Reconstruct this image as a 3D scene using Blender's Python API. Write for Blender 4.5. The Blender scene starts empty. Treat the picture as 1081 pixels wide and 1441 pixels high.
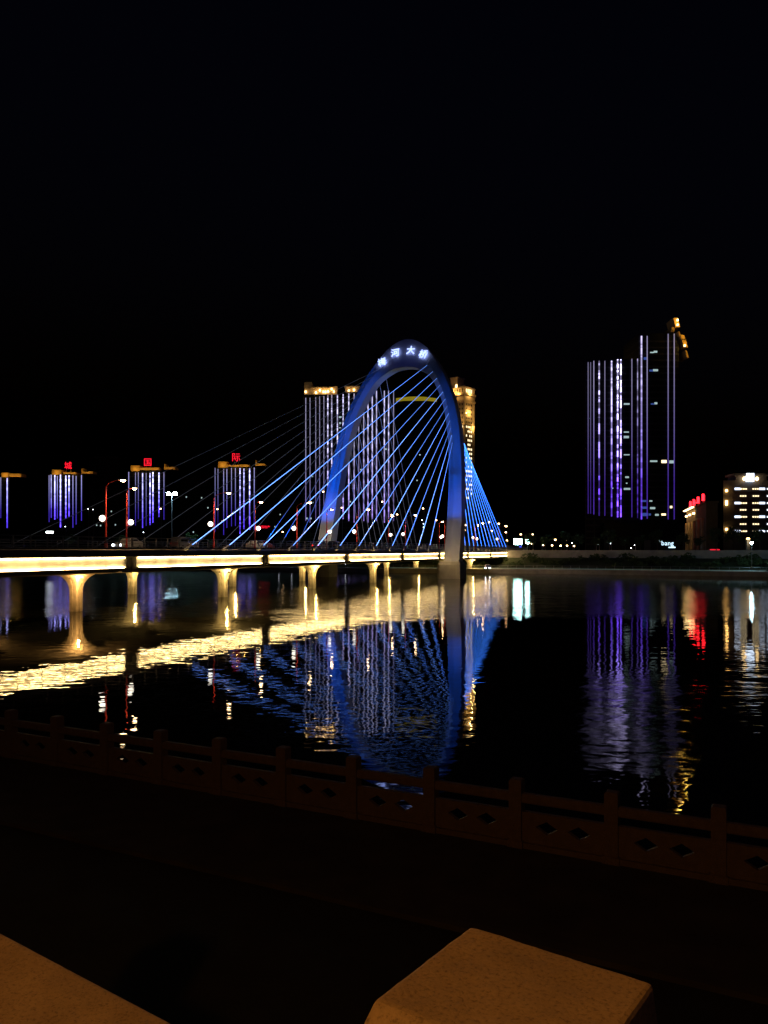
import bpy, bmesh, math, random
from mathutils import Vector, Matrix
random.seed(7)
S = bpy.context.scene
COL = S.collection

# ------------------------------------------------------------------ camera
# photograph 1081 x 1441 px, focal length 1124 px, horizon at row 774, eye 7 m above the river
FPX, CX, HZ, EYE = 1124.0, 540.5, 774.0, 7.0
cam_d = bpy.data.cameras.new('camera'); cam = bpy.data.objects.new('camera', cam_d); COL.objects.link(cam)
cam.location = (0, 0, EYE); cam.rotation_euler = (math.pi / 2, 0, 0)
cam_d.sensor_fit = 'VERTICAL'; cam_d.sensor_height = 36.0
cam_d.lens = 36.0 * FPX / 1441.0
cam_d.shift_y = (HZ - 720.5) / 1441.0
cam_d.clip_start = 0.05; cam_d.clip_end = 6000
S.camera = cam

# ------------------------------------------------------------------ night sky, added moonlike fill, exposure
wd = bpy.data.worlds.new('World'); S.world = wd; wd.use_nodes = True
nt = wd.node_tree; bg = nt.nodes['Background']
sky = nt.nodes.new('ShaderNodeTexSky'); sky.sky_type = 'NISHITA'; sky.sun_disc = False
sky.sun_elevation = math.radians(-4); sky.sun_rotation = math.radians(150)
tint = nt.nodes.new('ShaderNodeMix'); tint.data_type = 'RGBA'; tint.blend_type = 'MULTIPLY'; tint.inputs[0].default_value = 1.0; tint.inputs[7].default_value = (.55, .62, 1.3, 1)
nt.links.new(sky.outputs[0], tint.inputs[6]); nt.links.new(tint.outputs[2], bg.inputs[0]); bg.inputs[1].default_value = 0.07
sun_d = bpy.data.lights.new('moonlike_fill', 'SUN'); sun = bpy.data.objects.new('moonlike_fill', sun_d); COL.objects.link(sun)  # added faint fill that lifts unlit parts off black
sun_d.energy = 0.0015; sun_d.angle = math.radians(0.5); sun_d.color = (0.75, 0.85, 1.0)
sun.rotation_euler = (math.radians(40), 0, math.radians(-150)); sun.location = (0, 0, 200)
S.view_settings.view_transform = 'Standard'; S.view_settings.look = 'None'
S.view_settings.exposure = 0.0; S.view_settings.gamma = 1.0; S.view_settings.use_curve_mapping = False
S.cycles.use_denoising = True
S.cycles.max_bounces = 5; S.cycles.diffuse_bounces = 2; S.cycles.glossy_bounces = 3
S.cycles.sample_clamp_indirect = 6.0
S.cycles.caustics_reflective = False; S.cycles.caustics_refractive = False

# ------------------------------------------------------------------ pixel -> place
def W(x, y, D):
    return Vector(((x - CX) / FPX * D, D, EYE - (y - HZ) / FPX * D))
def on_level(x, y, z):
    return W(x, y, (EYE - z) * FPX / (y - HZ))

# ------------------------------------------------------------------ materials
def mat(name, color, rough=0.8, metal=0.0, noise=None, bump=None, spec=0.5):
    m = bpy.data.materials.new(name); m.use_nodes = True
    t = m.node_tree; b = t.nodes['Principled BSDF']
    b.inputs['Base Color'].default_value = (*color, 1); b.inputs['Roughness'].default_value = rough
    b.inputs['Metallic'].default_value = metal; b.inputs['Specular IOR Level'].default_value = spec
    if noise:
        scale, amt = noise
        tc = t.nodes.new('ShaderNodeTexCoord'); n = t.nodes.new('ShaderNodeTexNoise')
        n.inputs['Scale'].default_value = scale; n.inputs['Detail'].default_value = 6
        r = t.nodes.new('ShaderNodeValToRGB')
        r.color_ramp.elements[0].position = 0.3; r.color_ramp.elements[1].position = 0.7
        r.color_ramp.elements[0].color = (*[c * (1 - amt) for c in color], 1)
        r.color_ramp.elements[1].color = (*[min(1, c * (1 + amt)) for c in color], 1)
        t.links.new(tc.outputs['Object'], n.inputs['Vector']); t.links.new(n.outputs['Fac'], r.inputs['Fac'])
        t.links.new(r.outputs['Color'], b.inputs['Base Color'])
        if bump:
            bn = t.nodes.new('ShaderNodeBump'); bn.inputs['Distance'].default_value = bump
            bn.inputs['Strength'].default_value = 0.6
            t.links.new(n.outputs['Fac'], bn.inputs['Height']); t.links.new(bn.outputs[0], b.inputs['Normal'])
    return m

def emit(name, color, strength, sample=True):
    m = bpy.data.materials.new(name); m.use_nodes = True
    t = m.node_tree; b = t.nodes['Principled BSDF']
    b.inputs['Base Color'].default_value = (*[min(.8, c) for c in color], 1)
    b.inputs['Emission Color'].default_value = (*color, 1); b.inputs['Emission Strength'].default_value = strength
    if not sample: m.cycles.emission_sampling = 'NONE'
    return m

def led_mat(name, top, low, strength, mid=0.45):
    """facade LED line: colour runs from `low` to `top` along the strip, some strips show dashes (lamp modules out of phase)"""
    m = bpy.data.materials.new(name); m.use_nodes = True
    t = m.node_tree; b = t.nodes['Principled BSDF']; b.inputs['Base Color'].default_value = (.3, .3, .3, 1)
    N = t.nodes.new; Lk = t.links.new
    tc = N('ShaderNodeTexCoord'); sx = N('ShaderNodeSeparateXYZ'); Lk(tc.outputs['Generated'], sx.inputs[0])
    r = N('ShaderNodeValToRGB'); e = r.color_ramp.elements
    e[0].position = mid - 0.3; e[0].color = (*low, 1); e[1].position = min(1, mid + 0.35); e[1].color = (*top, 1)
    Lk(sx.outputs[2], r.inputs[0]); Lk(r.outputs[0], b.inputs['Emission Color'])
    ab = N('ShaderNodeAttribute'); ab.attribute_type = 'OBJECT'; ab.attribute_name = 'bright'
    ad = N('ShaderNodeAttribute'); ad.attribute_type = 'OBJECT'; ad.attribute_name = 'dash'
    nz = N('ShaderNodeTexNoise'); nz.noise_dimensions = '4D'; nz.inputs['Scale'].default_value = 1.0
    mp = N('ShaderNodeMapping'); mp.inputs['Scale'].default_value = (0.01, 0.01, 0.30); Lk(tc.outputs['Object'], mp.inputs[0])
    oi = N('ShaderNodeObjectInfo'); mw = N('ShaderNodeMath'); mw.operation = 'MULTIPLY'; mw.inputs[1].default_value = 40
    Lk(oi.outputs['Random'], mw.inputs[0]); Lk(mw.outputs[0], nz.inputs['W']); Lk(mp.outputs[0], nz.inputs['Vector'])
    r2 = N('ShaderNodeValToRGB'); r2.color_ramp.elements[0].position = 0.47; r2.color_ramp.elements[1].position = 0.56
    r2.color_ramp.elements[0].color = (.12, .12, .12, 1); r2.color_ramp.elements[1].color = (1.5, 1.5, 1.5, 1)
    Lk(nz.outputs['Fac'], r2.inputs[0])
    mx = N('ShaderNodeMix'); mx.data_type = 'FLOAT'
    Lk(ad.outputs['Fac'], mx.inputs[0]); mx.inputs[2].default_value = 1.0; Lk(r2.outputs[0], mx.inputs[3])
    m1 = N('ShaderNodeMath'); m1.operation = 'MULTIPLY'; Lk(ab.outputs['Fac'], m1.inputs[0]); Lk(mx.outputs[0], m1.inputs[1])
    m2 = N('ShaderNodeMath'); m2.operation = 'MULTIPLY'; m2.inputs[1].default_value = strength; Lk(m1.outputs[0], m2.inputs[0])
    Lk(m2.outputs[0], b.inputs['Emission Strength'])
    return m

def cable_mat(name, color, strength, top=.3):  # emission graded by height, stands in for light falling on the cables
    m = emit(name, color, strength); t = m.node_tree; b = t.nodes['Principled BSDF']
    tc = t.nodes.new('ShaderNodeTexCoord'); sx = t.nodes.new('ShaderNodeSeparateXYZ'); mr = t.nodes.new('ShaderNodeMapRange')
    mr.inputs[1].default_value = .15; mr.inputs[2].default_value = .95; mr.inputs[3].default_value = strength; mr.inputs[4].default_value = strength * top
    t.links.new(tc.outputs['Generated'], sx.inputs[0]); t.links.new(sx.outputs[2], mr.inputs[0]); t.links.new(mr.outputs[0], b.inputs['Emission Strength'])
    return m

def water_mat():
    m = bpy.data.materials.new('river_water'); m.use_nodes = True
    t = m.node_tree; N = t.nodes.new; Lk = t.links.new
    t.nodes.remove(t.nodes['Principled BSDF']); b = N('ShaderNodeBsdfGlossy'); b.distribution = 'BECKMANN'
    df = N('ShaderNodeBsdfDiffuse'); df.inputs['Color'].default_value = (0.007, 0.008, 0.006, 1)
    fz = N('ShaderNodeFresnel'); fz.inputs['IOR'].default_value = 1.33; ms_ = N('ShaderNodeMixShader')
    Lk(fz.outputs[0], ms_.inputs[0]); Lk(df.outputs[0], ms_.inputs[1]); Lk(b.outputs[0], ms_.inputs[2]); Lk(ms_.outputs[0], t.nodes['Material Output'].inputs['Surface'])
    tc = N('ShaderNodeTexCoord'); sx = N('ShaderNodeSeparateXYZ'); Lk(tc.outputs['Object'], sx.inputs[0])
    # wind patches: ruffled water (rough) beyond ~85 m and in a tongue on the right, calmer rippled water elsewhere
    big = N('ShaderNodeTexNoise'); big.inputs['Scale'].default_value = 0.03; big.inputs['Detail'].default_value = 3
    mb = N('ShaderNodeMapping'); mb.inputs['Scale'].default_value = (0.6, 1, 1); Lk(tc.outputs['Object'], mb.inputs[0]); Lk(mb.outputs[0], big.inputs['Vector'])
    def math_(op, a, c):
        n = N('ShaderNodeMath'); n.operation = op
        for i, v in enumerate((a, c)):
            if isinstance(v, (int, float)): n.inputs[i].default_value = v
            else: Lk(v, n.inputs[i])
        return n.outputs[0]
    def ramp(v, a, c):
        n = N('ShaderNodeMapRange'); n.interpolation_type = 'SMOOTHSTEP'
        n.inputs[1].default_value = a; n.inputs[2].default_value = c; Lk(v, n.inputs[0]); return n.outputs[0]
    yy = math_('ADD', sx.outputs[1], math_('MULTIPLY', math_('SUBTRACT', big.outputs['Fac'], .5), 26))
    lee = math_('MULTIPLY', ramp(yy, 122, 142), ramp(sx.outputs[0], 45, 75))     # calm lee under the far bank on the right
    far = math_('MULTIPLY', ramp(yy, 74, 92), math_('SUBTRACT', 1.0, lee))
    # tongue of ruffled water, right of the arch, 25..43 m out
    xx = math_('ADD', sx.outputs[0], math_('MULTIPLY', math_('SUBTRACT', big.outputs['Fac'], .5), 8))
    y2 = math_('ADD', sx.outputs[1], math_('MULTIPLY', math_('SUBTRACT', big.outputs['Fac'], .5), 8))
    ton = math_('MULTIPLY', math_('MULTIPLY', ramp(y2, 23, 28), ramp(y2, 52, 38)), ramp(xx, 4, 8))
    rough = math_('MAXIMUM', far, math_('MULTIPLY', ton, .7))
    # streaks of more and less ruffled water inside the windy zone
    st = N('ShaderNodeTexNoise'); st.inputs['Scale'].default_value = 0.5; st.inputs['Detail'].default_value = 3
    ms = N('ShaderNodeMapping'); ms.inputs['Scale'].default_value = (0.45, 0.22, 1); Lk(tc.outputs['Object'], ms.inputs[0]); Lk(ms.outputs[0], st.inputs['Vector'])
    sv = math_('ADD', .62, math_('MULTIPLY', st.outputs['Fac'], .76))
    mr = N('ShaderNodeMapRange'); mr.inputs[3].default_value = WATER[0]; mr.inputs[4].default_value = WATER[1]
    Lk(rough, mr.inputs[0]); Lk(math_('MULTIPLY', mr.outputs[0], sv), b.inputs['Roughness'])
    # ripples: slopes taken by finite differences of the wave height, so that they do not fade with distance
    def height(ox, oy):
        tot = None
        for sc, sxy, rot, amp, det in WAVES:
            ad = N('ShaderNodeVectorMath'); ad.operation = 'ADD'; ad.inputs[1].default_value = (ox, oy, 0); Lk(tc.outputs['Object'], ad.inputs[0])
            mp = N('ShaderNodeMapping'); mp.inputs['Scale'].default_value = (sxy[0] * sc, sxy[1] * sc, 1); mp.inputs['Rotation'].default_value = (0, 0, rot)
            n = N('ShaderNodeTexNoise'); n.noise_dimensions = '2D'; n.inputs['Scale'].default_value = 1.0; n.inputs['Detail'].default_value = det
            Lk(ad.outputs[0], mp.inputs[0]); Lk(mp.outputs[0], n.inputs['Vector'])
            v = math_('MULTIPLY', n.outputs['Fac'], amp); tot = v if tot is None else math_('ADD', tot, v)
        return tot
    EPS = .03
    h0, hx, hy = height(0, 0), height(EPS, 0), height(0, EPS)
    amp = math_('ADD', 1.0, math_('MULTIPLY', rough, RUFFLE))
    gx = math_('MULTIPLY', math_('MULTIPLY', math_('SUBTRACT', h0, hx), 1 / EPS), amp)
    gy = math_('MULTIPLY', math_('MULTIPLY', math_('SUBTRACT', h0, hy), 1 / EPS), amp)
    cb = N('ShaderNodeCombineXYZ'); Lk(gx, cb.inputs[0]); Lk(gy, cb.inputs[1]); cb.inputs[2].default_value = 1
    nm = N('ShaderNodeVectorMath'); nm.operation = 'NORMALIZE'; Lk(cb.outputs[0], nm.inputs[0]); Lk(nm.outputs[0], b.inputs['Normal']); Lk(nm.outputs[0], fz.inputs['Normal'])
    return m

def granite_mat(name, base, dark, light, scale=260, rough=0.75):
    m = bpy.data.materials.new(name); m.use_nodes = True
    t = m.node_tree; b = t.nodes['Principled BSDF']; N = t.nodes.new; Lk = t.links.new
    b.inputs['Roughness'].default_value = rough
    tc = N('ShaderNodeTexCoord')
    n = N('ShaderNodeTexNoise'); n.inputs['Scale'].default_value = scale; n.inputs['Detail'].default_value = 4; n.inputs['Roughness'].default_value = .7
    r = N('ShaderNodeValToRGB'); e = r.color_ramp.elements
    e[0].position = .36; e[0].color = (*dark, 1); e[1].position = .62; e[1].color = (*light, 1)
    k = e.new(.45); k.color = (*base, 1)
    n2 = N('ShaderNodeTexNoise'); n2.inputs['Scale'].default_value = 9; n2.inputs['Detail'].default_value = 5
    mx = N('ShaderNodeMix'); mx.data_type = 'RGBA'; mx.blend_type = 'MULTIPLY'; mx.inputs[0].default_value = .55
    r2 = N('ShaderNodeValToRGB'); r2.color_ramp.elements[0].position = .3; r2.color_ramp.elements[0].color = (.55, .55, .55, 1); r2.color_ramp.elements[1].position = .65
    for q in (n, n2): Lk(tc.outputs['Object'], q.inputs['Vector'])
    Lk(n.outputs['Fac'], r.inputs[0]); Lk(n2.outputs['Fac'], r2.inputs[0])
    Lk(r.outputs[0], mx.inputs[6]); Lk(r2.outputs[0], mx.inputs[7]); Lk(mx.outputs[2], b.inputs['Base Color'])
    bn = N('ShaderNodeBump'); bn.inputs['Distance'].default_value = .002; bn.inputs['Strength'].default_value = .7
    Lk(n.outputs['Fac'], bn.inputs['Height']); Lk(bn.outputs[0], b.inputs['Normal'])
    return m

WATER = (0.035, 0.14)     # roughness calm, roughness ruffled
# wave layers: frequency 1/m, stretch, heading, height m, detail
WAVES = ((.2, (.5, 1.0), .1, .010, 1.0), (.7, (.6, 1.0), .15, .0075, 1.0), (1.7, (.6, 1.0), -.15, .0042, 1.0), (4.2, (.8, 1), .4, .0008, 0.0))
RUFFLE = 3.2
M = dict(
    water=water_mat(),
    concrete=mat('concrete', (.36, .34, .31), .85, noise=(.6, .18)),
    concrete_pale=mat('concrete_pale', (.48, .45, .40), .8, noise=(.45, .32)),
    pier=mat('pier_concrete', (.46, .43, .38), .85, noise=(1.4, .22)),
    steel=mat('white_painted_steel', (.62, .63, .66), .45, noise=(.25, .06)),
    asphalt=mat('asphalt', (.05, .05, .052), .9, noise=(2, .2)),
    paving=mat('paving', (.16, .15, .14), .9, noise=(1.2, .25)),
    paint=mat('road_paint', (.75, .75, .72), .7),
    rail=mat('dark_rail_metal', (.32, .31, .30), .5, .3),
    cable=mat('cable_sheath', (.5, .52, .56), .5),
    redpole=mat('red_paint', (.55, .045, .03), .45),
    greypole=mat('grey_metal', (.32, .33, .34), .5, .3),
    soil=mat('soil', (.06, .05, .035), .95, noise=(.3, .3)),
    grass=mat('grass_slope', (.035, .055, .02), .95, noise=(.8, .35)),
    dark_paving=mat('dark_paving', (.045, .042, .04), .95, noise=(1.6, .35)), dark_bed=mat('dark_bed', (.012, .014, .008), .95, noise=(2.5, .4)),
    bark=mat('bark', (.09, .065, .045), .95, noise=(3, .3)),
    leaf=mat('leaf', (.045, .085, .025), .7, noise=(1.5, .4)),
    tower=mat('dark_curtain_wall', (.008, .009, .011), .5, noise=(.15, .2), spec=.15),
    towerband=mat('tower_spandrel', (.014, .015, .017), .6),
    gold=mat('gold_cornice', (.5, .30, .08), .6, noise=(.4, .15)),
    sand=mat('sandstone', (.62, .47, .28), .85, noise=(.5, .15)),
    ochre=mat('ochre_render', (.22, .15, .07), .85, noise=(.5, .15)),
    wallgrey=mat('hotel_wall', (.14, .135, .135), .8, noise=(.6, .12)),
    glass=mat('dark_glass', (.015, .018, .022), .12, .0),
    tyre=mat('tyre', (.02, .02, .02), .9),
    car_white=mat('white_car_paint', (.4, .4, .4), .3), car_dark=mat('dark_car_paint', (.05, .05, .06), .25),
    car_silver=mat('silver_car_paint', (.16, .165, .17), .3, .3), car_red=mat('red_car_paint', (.4, .03, .03), .3),
    granite=granite_mat('granite', (.36, .31, .26), (.22, .185, .155), (.41, .355, .30), scale=150),
    balus=granite_mat('balustrade_stone', (.15, .12, .11), (.07, .055, .05), (.2, .165, .15), scale=60),
    tube=emit('warm_white_led', (1.0, .68, .27), 34),
    cable_glow=cable_mat('blue_white_cable_glow', (.12, .29, 1.0), 5.2), cable_glow_soft=cable_mat('blue_white_cable_glow_soft', (.12, .29, 1.0), 3.8), cable_glow_hot=cable_mat('blue_white_cable_glow_hot', (.15, .33, 1.0), 6.6),
    cable_glow_far=cable_mat('blue_cable_glow_far', (.04, .21, 1.0), 6.0, 1.6),
    cable_dim=emit('dim_cable_glow', (.26, .28, .36), .40),  # faint emission in place of lamp light on the far cables
    letter=emit('white_sign_led', (.36, .46, 1.0), 2.3),
    redsign=emit('red_neon', (1.0, .012, .035), 1.2), redtube=emit('red_tube', (1.0, .012, .02), 7),
    globe=emit('globe_lamp', (1.0, .90, .74), 7),
    head=emit('sodium_head', (1.0, .62, .30), 70),
    cool=emit('cool_lamp', (.50, .85, 1.0), 240),
    warmwin=emit('warm_window', (1.0, .78, .45), 2.2), coolwin=emit('cool_window', (.62, .85, .85), .55),
    bluewin=emit('blue_window', (.08, .16, .6), .4), whitewin=emit('white_window', (.70, .80, 1.0), 2.6),
    cyan=emit('cyan_sign', (.5, 1.0, .90), 70), whitesign=emit('white_sign', (.60, .85, 1.0), 1.6),
    bluelight=emit('blue_sign', (.05, .08, 1.0), 3),
    amber=emit('amber_lamp', (1.0, .55, .15), 9), goldled=emit('gold_led', (.80, .60, .03), .28),
    cityhead=emit('city_lamp', (1.0, .60, .28), 14), citycool=emit('city_cool_lamp', (.85, .93, 1.0), 14),
    headlight=emit('headlight', (.75, .85, 1.0), 60), taillight=emit('taillight', (1.0, .02, .02), 5),
    hotlamp=emit('crown_lamp', (1.0, .66, .28), 7), quaylamp=emit('quay_lamp', (.85, .9, 1.0), 6),
)
LED = led_mat('violet_led', (.58, .52, .90), (.13, .045, .74), 1.0, .5)
LED2 = led_mat('lavender_led', (.66, .62, 1.0), (.36, .24, .86), 1.0, .3)
LED3 = led_mat('indigo_led', (.46, .46, 1.0), (.08, .04, .74), 1.5, .48)

# ------------------------------------------------------------------ mesh helpers
class MB:
    def __init__(self): self.v = []; self.f = []
    def add(self, vs, fs):
        o = len(self.v); self.v += [tuple(x) for x in vs]; self.f += [tuple(i + o for i in f) for f in fs]; return self
    def box(self, c, s, R=None):
        c = Vector(c); vs = []
        for dx in (-.5, .5):
            for dy in (-.5, .5):
                for dz in (-.5, .5):
                    p = Vector((dx * s[0], dy * s[1], dz * s[2]))
                    vs.append(c + (R @ p if R else p))
        return self.add(vs, [(0, 1, 3, 2), (4, 6, 7, 5), (0, 4, 5, 1), (2, 3, 7, 6), (0, 2, 6, 4), (1, 5, 7, 3)])
    def span(self, a, b):
        a = Vector(a); b = Vector(b); return self.box((a + b) / 2, [abs(q) for q in (b - a)])
    def prism(self, poly, x0, x1, axis=0):
        """poly of 2-D points swept along an axis: 0 -> (x,(y,z)), 1 -> (y,(x,z)), 2 -> (z,(x,y))"""
        def pt(a, p): return [(a, p[0], p[1]), (p[0], a, p[1]), (p[0], p[1], a)][axis]
        n = len(poly); vs = [pt(x0, p) for p in poly] + [pt(x1, p) for p in poly]
        return self.add(vs, [tuple(range(n))[::-1], tuple(range(n, 2 * n))] + [(i, (i + 1) % n, n + (i + 1) % n, n + i) for i in range(n)])
    def loft(self, rings, cap=True):
        n = len(rings[0]); vs = [p for r in rings for p in r]; fs = []
        for k in range(len(rings) - 1):
            for i in range(n):
                j = (i + 1) % n; fs.append((k * n + i, k * n + j, (k + 1) * n + j, (k + 1) * n + i))
        if cap: fs += [tuple(range(n))[::-1], tuple((len(rings) - 1) * n + i for i in range(n))]
        return self.add(vs, fs)
    def tube(self, pts, rad, n=6):
        pts = [Vector(p) for p in pts]; rad = rad if isinstance(rad, (list, tuple)) else [rad] * len(pts)
        rings = []
        for k, p in enumerate(pts):
            t = (pts[min(k + 1, len(pts) - 1)] - pts[max(k - 1, 0)]).normalized()
            a = t.cross(Vector((0, 0, 1)));
            if a.length < 1e-3: a = Vector((1, 0, 0))
            a.normalize(); b = t.cross(a)
            rings.append([p + (a * math.cos(q) + b * math.sin(q)) * rad[k] for q in [2 * math.pi * i / n for i in range(n)]])
        return self.loft(rings)
    def lathe(self, prof, n=10, c=(0, 0, 0)):
        c = Vector(c)
        return self.loft([[c + Vector((r * math.cos(2 * math.pi * i / n), r * math.sin(2 * math.pi * i / n), z)) for i in range(n)] for r, z in prof])
    def ball(self, c, r, n=10, sz=1.0):
        return self.lathe([(max(.01, r * math.sin(math.pi * k / 6)), -r * sz * math.cos(math.pi * k / 6)) for k in range(7)], n, c)
    def mesh(self, name, m=None, smooth=False):
        me = bpy.data.meshes.new(name); me.from_pydata(self.v, [], self.f); me.validate()
        bm = bmesh.new(); bm.from_mesh(me); bmesh.ops.recalc_face_normals(bm, faces=bm.faces); bm.to_mesh(me); bm.free()
        if m: me.materials.append(m)
        if smooth:
            for p in me.polygons: p.use_smooth = True
        return me
    def build(self, name, m, parent=None, smooth=False, bevel=0):
        o = bpy.data.objects.new(name, self.mesh(name, m, smooth)); COL.objects.link(o)
        if parent: o.parent = parent
        if bevel:
            b = o.modifiers.new('bevel', 'BEVEL'); b.width = bevel; b.segments = 2; b.limit_method = 'ANGLE'
        return o
def tag(o, label=None, cat=None, group=None, kind=None):
    if label: o['label'] = label
    if cat: o['category'] = cat
    if group: o['group'] = group
    if kind: o['kind'] = kind
    return o
def empty(name, loc, rz=0.0, label=None, cat=None, group=None):
    o = bpy.data.objects.new(name, None); COL.objects.link(o); o.location = loc; o.rotation_euler = (0, 0, rz)
    o.empty_display_size = .3
    return tag(o, label, cat, group)
def link_copy(o, parent):
    c = o.copy(); COL.objects.link(c); c.parent = parent; return c
def copy_tree(o, parent=None):
    c = o.copy(); COL.objects.link(c); c.parent = parent
    for ch in [q for q in bpy.data.objects if q.parent == o]: copy_tree(ch, c)
    return c
def lamp(name, kind, loc, energy, color, parent=None, radius=.1, target=None, angle=None, blend=.3):
    ld = bpy.data.lights.new(name, kind); ld.energy = energy; ld.color = color
    if kind != 'AREA': ld.shadow_soft_size = radius
    if angle: ld.spot_size = angle; ld.spot_blend = blend
    o = bpy.data.objects.new(name, ld); COL.objects.link(o); o.location = loc
    if parent: o.parent = parent
    if target is not None:
        o.rotation_mode = 'QUATERNION'; o.rotation_quaternion = (Vector(target) - Vector(loc)).to_track_quat('-Z', 'Y')
    return o
def text_obj(name, body, size, m, parent, origin, xdir, ydir, offset=0.0, extrude=.05):
    cu = bpy.data.curves.new(name, 'FONT'); cu.body = body; cu.size = size; cu.extrude = extrude; cu.offset = offset
    cu.align_x = 'CENTER'; cu.align_y = 'CENTER'; cu.resolution_u = 2
    tmp = bpy.data.objects.new(name, cu); COL.objects.link(tmp); bpy.context.view_layer.update()
    me = bpy.data.meshes.new_from_object(tmp.evaluated_get(bpy.context.evaluated_depsgraph_get()))
    bpy.data.objects.remove(tmp); bpy.data.curves.remove(cu)
    me.name = name; me.materials.clear(); me.materials.append(m)
    # centre on its own box
    if me.vertices:
        mn = [min(v.co[i] for v in me.vertices) for i in range(3)]; mxx = [max(v.co[i] for v in me.vertices) for i in range(3)]
        c = Vector([(a + b) / 2 for a, b in zip(mn, mxx)])
        for v in me.vertices: v.co -= c
    o = bpy.data.objects.new(name, me); COL.objects.link(o)
    x = Vector(xdir).normalized(); y = Vector(ydir).normalized(); z = x.cross(y)
    R = Matrix((x, y, z)).transposed().to_4x4(); R.translation = Vector(origin)
    o.matrix_local = R
    if parent: o.parent = parent; o.matrix_parent_inverse = Matrix.Identity(4); o.matrix_local = R
    return o

# ------------------------------------------------------------------ the setting: river, banks, road
river = MB().add([(-900, -40, 0), (900, -40, 0), (900, 700, 0), (-900, 700, 0)], [(0, 1, 2, 3)]).build('river', M['water'])
tag(river, kind='structure')

shore = [(-700, 380), (-400, 345), (-150, 305), (-60, 275), (0, 246), (45, 236), (100, 209), (170, 172), (330, 95), (700, -80)]
def offs(pl, o):
    out = []
    for i, p in enumerate(pl):
        a = Vector(pl[max(i - 1, 0)]); b = Vector(pl[min(i + 1, len(pl) - 1)]); t = (b - a).normalized()
        nrm = Vector((-t.y, t.x)); q = Vector(p) + nrm * o; out.append((q.x, q.y))
    return out
def sheet(name, rows, m):
    b = MB(); n = len(rows[0]); vs = [p for r in rows for p in r]
    b.add(vs, [(k * n + i, k * n + i + 1, (k + 1) * n + i + 1, (k + 1) * n + i) for k in range(len(rows) - 1) for i in range(n - 1)])
    return tag(b.build(name, m), kind='structure')
def row(o, z): return [(x, y, z) for x, y in offs(shore, o)]
QZ, RZ = 1.3, 6.3
sheet('quay_wall', [row(0, -3), row(0, QZ), row(.5, QZ + .12), row(.9, QZ + .12), row(.9, QZ)], M['concrete'])
sheet('promenade', [row(.9, QZ), row(9, QZ + .05)], M['paving'])
sheet('bank_slope', [row(9, QZ + .05), row(15, 2.6), row(24, 4.5)], M['grass'])
sheet('retaining_wall', [row(24, 4.45), row(24.1, 6.95), row(24.5, 6.95), row(24.6, RZ)], M['concrete'])
sheet('pavement', [row(24.6, RZ), row(29, RZ), row(29.05, RZ - .13)], M['paving'])
sheet('road', [row(29.05, RZ - .13), row(45, RZ - .13)], M['asphalt'])
far = [row(45, RZ - .13), row(45.05, RZ)]
far.append([(x * 3.5, 3200 if abs(x) < 500 else y + 1500, RZ) for x, y in shore])
sheet('ground', far, M['soil'])
lm = MB()
for i in range(len(shore) - 1):
    p, q = Vector(row(37, RZ - .126)[i]), Vector(row(37, RZ - .126)[i + 1]); L = (q - p).length; t = (q - p) / L
    k = 0.0
    while k + 4 < L and abs(p.x) < 420:
        a = p + t * k; nrm = Vector((-t.y, t.x, 0)) * .08
        lm.add([a - nrm, a + nrm, a + t * 4 + nrm, a + t * 4 - nrm], [(0, 1, 2, 3)]); k += 10
tag(lm.build('lane_marking', M['paint']), kind='structure')

# near bank: lower riverside walk and the terrace with the parapet
bd = Vector((-.889, .458, 0)); bn = Vector((-bd.y, bd.x, 0)) * -1      # along the balustrade, towards the river
bp0 = Vector((5.37, 12.8, 1.7)) + bd * -16.8
def NB(k, r, z): return bp0 + bd * k + bn * r + Vector((0, 0, z - 1.7))
PZ = 1.7
def nsheet(name, prof, m, k0=-40, k1=160):
    return sheet(name, [[tuple(NB(k, r, z)) for k in (k0, k1)] for r, z in prof], m)
nsheet('near_quay_wall', [(.28, -3), (.28, PZ - .02), (.22, PZ)], M['concrete'])
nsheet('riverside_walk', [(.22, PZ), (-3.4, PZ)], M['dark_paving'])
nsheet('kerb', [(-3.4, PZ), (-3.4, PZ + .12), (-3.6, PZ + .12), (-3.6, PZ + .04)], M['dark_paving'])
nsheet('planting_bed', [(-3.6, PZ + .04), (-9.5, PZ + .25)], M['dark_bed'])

# ------------------------------------------------------------------ the bridge
BA = math.atan2(.9266, .376)
bridge = empty('cable_stayed_bridge', (-35.6, 74.1, 0), BA,
    'road bridge with a leaning white arch tower, glowing blue cables and warm lit girders', 'bridge')
BM = Matrix.Translation((-35.6, 74.1, 0)) @ Matrix.Rotation(BA, 4, 'Z')
def B(s, t, z): return BM @ Vector((s, t, z))
WD = 30.3
S0, S1 = -72.0, 229.0
DZ = 7.12
b = MB(); b.prism([(.12, 6.2), (0, 6.25), (0, 7.0), (.1, 7.08), (WD - .1, 7.08), (WD, 7.0), (WD, 6.25), (WD - .12, 6.2)], S0, S1)
deck = b.build('deck', M['concrete'], bridge)
MB().span((S0, 4.0, 7.084), (S1, WD - 4.0, 7.09)).build('carriageway', M['asphalt'], bridge)
for t0, t1 in ((.1, 4.0), (WD - 4.0, WD - .1)):
    MB().span((S0, t0, 7.081), (S1, t1, 7.24)).build('footway', M['paving'], bridge)
ap = MB(); ap.prism([(S1, 5.0), (S1, 7.08), (S1 + 42, 6.32), (S1 + 42, 5.0)], .3, WD - .3, 1)
ap.build('approach_ramp', M['asphalt'], bridge)
ab = MB(); ab.span((S1 - 2.5, -.6, .5), (S1 + 2, WD + .6, 7.9)); ab.build('abutment', M['concrete_pale'], bridge, bevel=.1)
ml = MB()
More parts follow.
